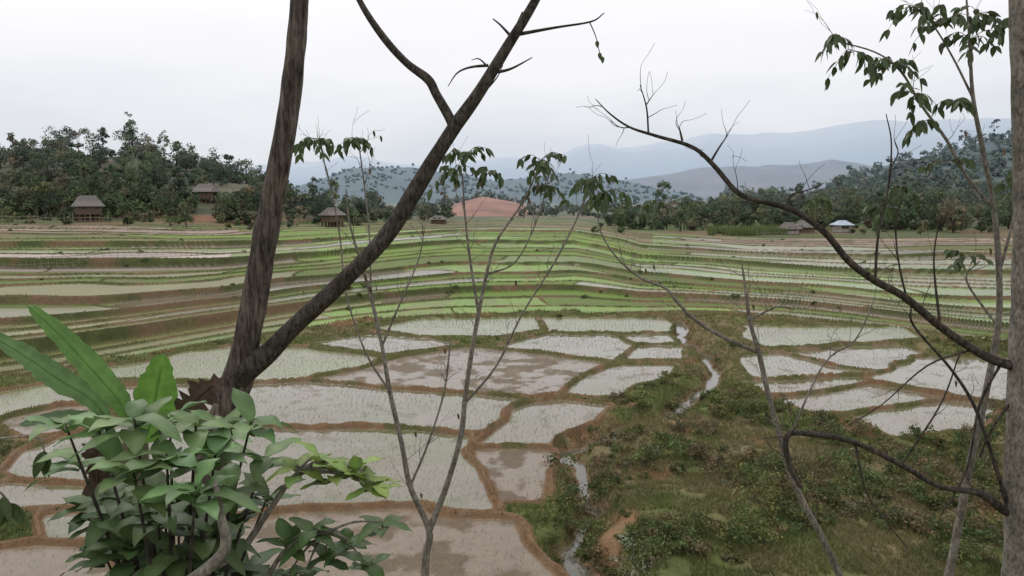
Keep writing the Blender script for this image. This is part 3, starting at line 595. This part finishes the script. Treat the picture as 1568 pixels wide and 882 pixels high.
for _ in range(20): wl.append((random.uniform(140,380),random.uniform(760,960),random.uniform(2.8,3.5),8))
for x_,y_,d_,n_ in wl:
    c_=W(x_,y_,d_); dk=1.0 if y_<760 else .6  # lower whorls get darker leaf colour: occlusion shade painted in
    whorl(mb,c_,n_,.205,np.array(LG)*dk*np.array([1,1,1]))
    b=stem0+(c_-stem0)*.35+np.array([0,0,-.1]); tube(mb,np.array([[*stem0,.014],[*b,.010],[*(c_*.6+b*.4),.006],[*c_,.004]]),6,4,mi=2)
for pts,ws in (([(380,830,12),(420,770,10),(455,725,8),(500,705,6),(555,720,4)],[(455,715),(490,700),(515,722),(545,718),(560,735),(575,740)]),([(400,900,10),(440,840,8),(500,815,6),(540,830,4)],[(440,830),(480,812),(500,850),(530,830),(560,860),(470,870),(440,880),(585,800)])):
    pxtube(mb,pts,2.9,6,5)
    for (x_,y_) in ws: 
        pxtube(mb,[(pts[2][0],pts[2][1],5),((x_+pts[2][0])/2,(y_+pts[2][1])/2-8,4),(x_,y_,2)],2.9,5,4)
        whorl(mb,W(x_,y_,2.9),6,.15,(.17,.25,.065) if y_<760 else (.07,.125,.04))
pxtube(mb,[(270,905,22),(315,872,20),(345,838,17),(338,790,13),(330,740,8)],2.5,10,6,mi=0)
gz=Gz(stem0[0],stem0[1]); tube(mb,np.array([[stem0[0],stem0[1],gz-.3,.03],[*stem0,.02]]),8,4)
mb.build('broadleaf_shrub',[MB3,MLN,MB2])
# ---------------------------------------------------------------- banana plant
M_dry=mat_leaf('dry_leaf',.85,.2,.1)
def bleaf(mb,pts,w,dep,col,mi=1,tear=.12,nrm=(0,-.6,.8),stalk=.18):
    Q=catmull(np.array([W(a_,b_,dep if len(q_)<1 else dep+q_[0]) for a_,b_,*q_ in pts]),9); N=len(Q); T=np.gradient(Q,axis=0); V=[];C=[]
    wm=w/F*dep/2; nr=np.array(nrm)
    for i in range(N):
        t=i/(N-1); d=T[i]/np.linalg.norm(T[i]); s=np.cross(d,nr); s/=np.linalg.norm(s); n=np.cross(s,d)
        tt=max(0,(t-stalk)/(1-stalk)); ww=wm*(max(math.sin(math.pi*min(1,tt**.75)),0)**.55 if tt>0 else 0)+.006
        for j,u in enumerate((-1,-.5,0,.5,1)):
            k=1+random.uniform(-tear,tear) if abs(u)>.6 else 1
            V.append(Q[i]+s*ww*u*k+n*(abs(u)*ww*.28-.15*ww*u*u)+n*random.uniform(-1,1)*.05*ww*abs(u)); C.append(np.array(col)*(1.3 if j==2 else random.uniform(.85,1.1)))
    Fc=[(i*5+j,i*5+j+1,(i+1)*5+j+1,(i+1)*5+j) for i in range(N-1) for j in range(4)]
    mb.add(V,Fc,np.array(C),mi)
    o=len(mb.c); tube(mb,np.array([[*p_,.007*(1-.8*i/len(Q))] for i,p_ in enumerate(Q[::4])]),6,2,mi=mi)
    for i in range(o,len(mb.c)): mb.c[i]=tuple(np.array(col)*1.3)
mb=MB(); BG=(.11,.22,.05); D2=3.8
bs=W(205,760,D2); gz=Gz(bs[0],bs[1]); 
tube(mb,np.array([[bs[0],bs[1],gz-.2,.12],[bs[0],bs[1],(gz+bs[2])/2,.11],[*bs,.08],[*W(208,660,D2),.05]]),16,8,mi=2)
bleaf(mb,[(205,690),(190,625),(150,575),(95,515),(45,468)],34,D2,BG,nrm=(.5,-.75,.4))
bleaf(mb,[(195,700),(150,620),(90,580),(40,545),(-25,505)],34,D2+.1,(.12,.22,.075),nrm=(.3,-.8,.5))
bleaf(mb,[(215,690),(232,640),(240,595),(250,542)],62,D2-.1,(.13,.27,.05),nrm=(.2,-1,.1),stalk=.1)
bleaf(mb,[(200,700),(150,650),(90,640),(30,650)],30,D2,(.06,.11,.04),nrm=(0,-.5,.8))
for pts,w_ in (([(235,690),(270,640),(300,612),(325,590),(335,600)],40),([(205,700),(165,680),(150,720),(148,790),(160,850)],26),([(200,700),(175,720),(160,780),(150,860)],24),([(190,720),(155,690),(140,700),(150,740)],26),([(215,720),(225,790),(215,870)],24),([(205,760),(185,800),(180,880)],24)):
    bleaf(mb,pts,w_,D2,(.085,.06,.045),3,.6,nrm=(.6,-.7,.2))
mb.build('banana_plant',[MB3,MLN,mat_plain('banana_stem',(.10,.09,.045),.7,9),M_dry],True)
# left edge leaves
mb=MB()
c0=W(5,700,3.2)
tube(mb,np.array([[c0[0]-.5,c0[1],Gz(c0[0]-.5,c0[1])-.2,.02],[c0[0]-.45,c0[1],c0[2]-.7,.015],[c0[0]-.25,c0[1],c0[2]+.05,.008]]),6,5)
for x_,y_ in((5,760),(15,770),(68,690)):
    c_=W(x_,y_,3.2); tube(mb,np.array([[c0[0]-.25,c0[1],c0[2]+.05,.006],[*(c_+np.array([-.05,0,.06])),.004],[*c_,.003]]),5,4)
    for i in range(4): leaf(mb,c_,np.array([random.gauss(0,.4),random.gauss(0,.3),-1]),np.array([.3,-1,.2]),.11,.04,.1,rndc(DG),1)
mb.build('shrub',[MB3,MLN])
# ---------------------------------------------------------------- world
w=bpy.data.worlds.new('World'); SC.world=w; w.use_nodes=True; nt=w.node_tree; nt.nodes.clear(); L=nt.links
out=nd(nt,'ShaderNodeOutputWorld'); sky=nd(nt,'ShaderNodeTexSky'); sky.sky_type='NISHITA'; sky.sun_disc=False; sky.sun_elevation=math.radians(48); sky.sun_rotation=math.radians(-30)
b1=nd(nt,'ShaderNodeBackground'); b1.inputs[1].default_value=.08; L.new(sky.outputs[0],b1.inputs[0])
tc=nd(nt,'ShaderNodeTexCoord'); sx=nd(nt,'ShaderNodeSeparateXYZ'); L.new(tc.outputs['Generated'],sx.inputs[0])
mp=nd(nt,'ShaderNodeMapping'); mp.inputs['Scale'].default_value=(1.6,1.6,7); L.new(tc.outputs['Generated'],mp.inputs[0]); nz=noise_(nt,1.6,5,mp.outputs[0],.55)
ad=nd(nt,'ShaderNodeMath',operation='MULTIPLY_ADD'); L.new(nz,ad.inputs[0]); ad.inputs[1].default_value=.16; L.new(sx.outputs[2],ad.inputs[2])
rp=nd(nt,'ShaderNodeValToRGB'); L.new(ad.outputs[0],rp.inputs[0]); e=rp.color_ramp.elements
e[0].position=.07; e[0].color=(.52,.58,.66,1); e[1].position=1; e[1].color=(1,1,1,1)
for p_,c_ in((.13,(.62,.655,.71)),(.175,(.72,.735,.77)),(.23,(.82,.815,.84)),(.32,(.91,.895,.92))): x_=e.new(p_); x_.color=(*c_,1)
b2=nd(nt,'ShaderNodeBackground'); b2.inputs[1].default_value=1.17; L.new(rp.outputs[0],b2.inputs[0])
mx=nd(nt,'ShaderNodeMixShader'); mx.inputs[0].default_value=.93; L.new(b1.outputs[0],mx.inputs[1]); L.new(b2.outputs[0],mx.inputs[2]); L.new(mx.outputs[0],out.inputs[0])
sl=bpy.data.lights.new('sun','SUN'); sl.energy=.9; sl.angle=math.radians(25); sl.color=(1,.96,.9); so=bpy.data.objects.new('sun',sl); COL.objects.link(so); so.rotation_euler=(math.radians(42),0,math.radians(30+180))
cam=bpy.data.cameras.new('camera'); cam.sensor_width=36; cam.lens=36*F/1568; cam.clip_end=9000; cam.clip_start=.05
co=bpy.data.objects.new('camera',cam); COL.objects.link(co); co.location=(0,0,H); co.rotation_euler=(math.pi/2-PIT,0,0); SC.camera=co
SC.view_settings.view_transform='Standard'; SC.view_settings.look='None'; SC.view_settings.exposure=0
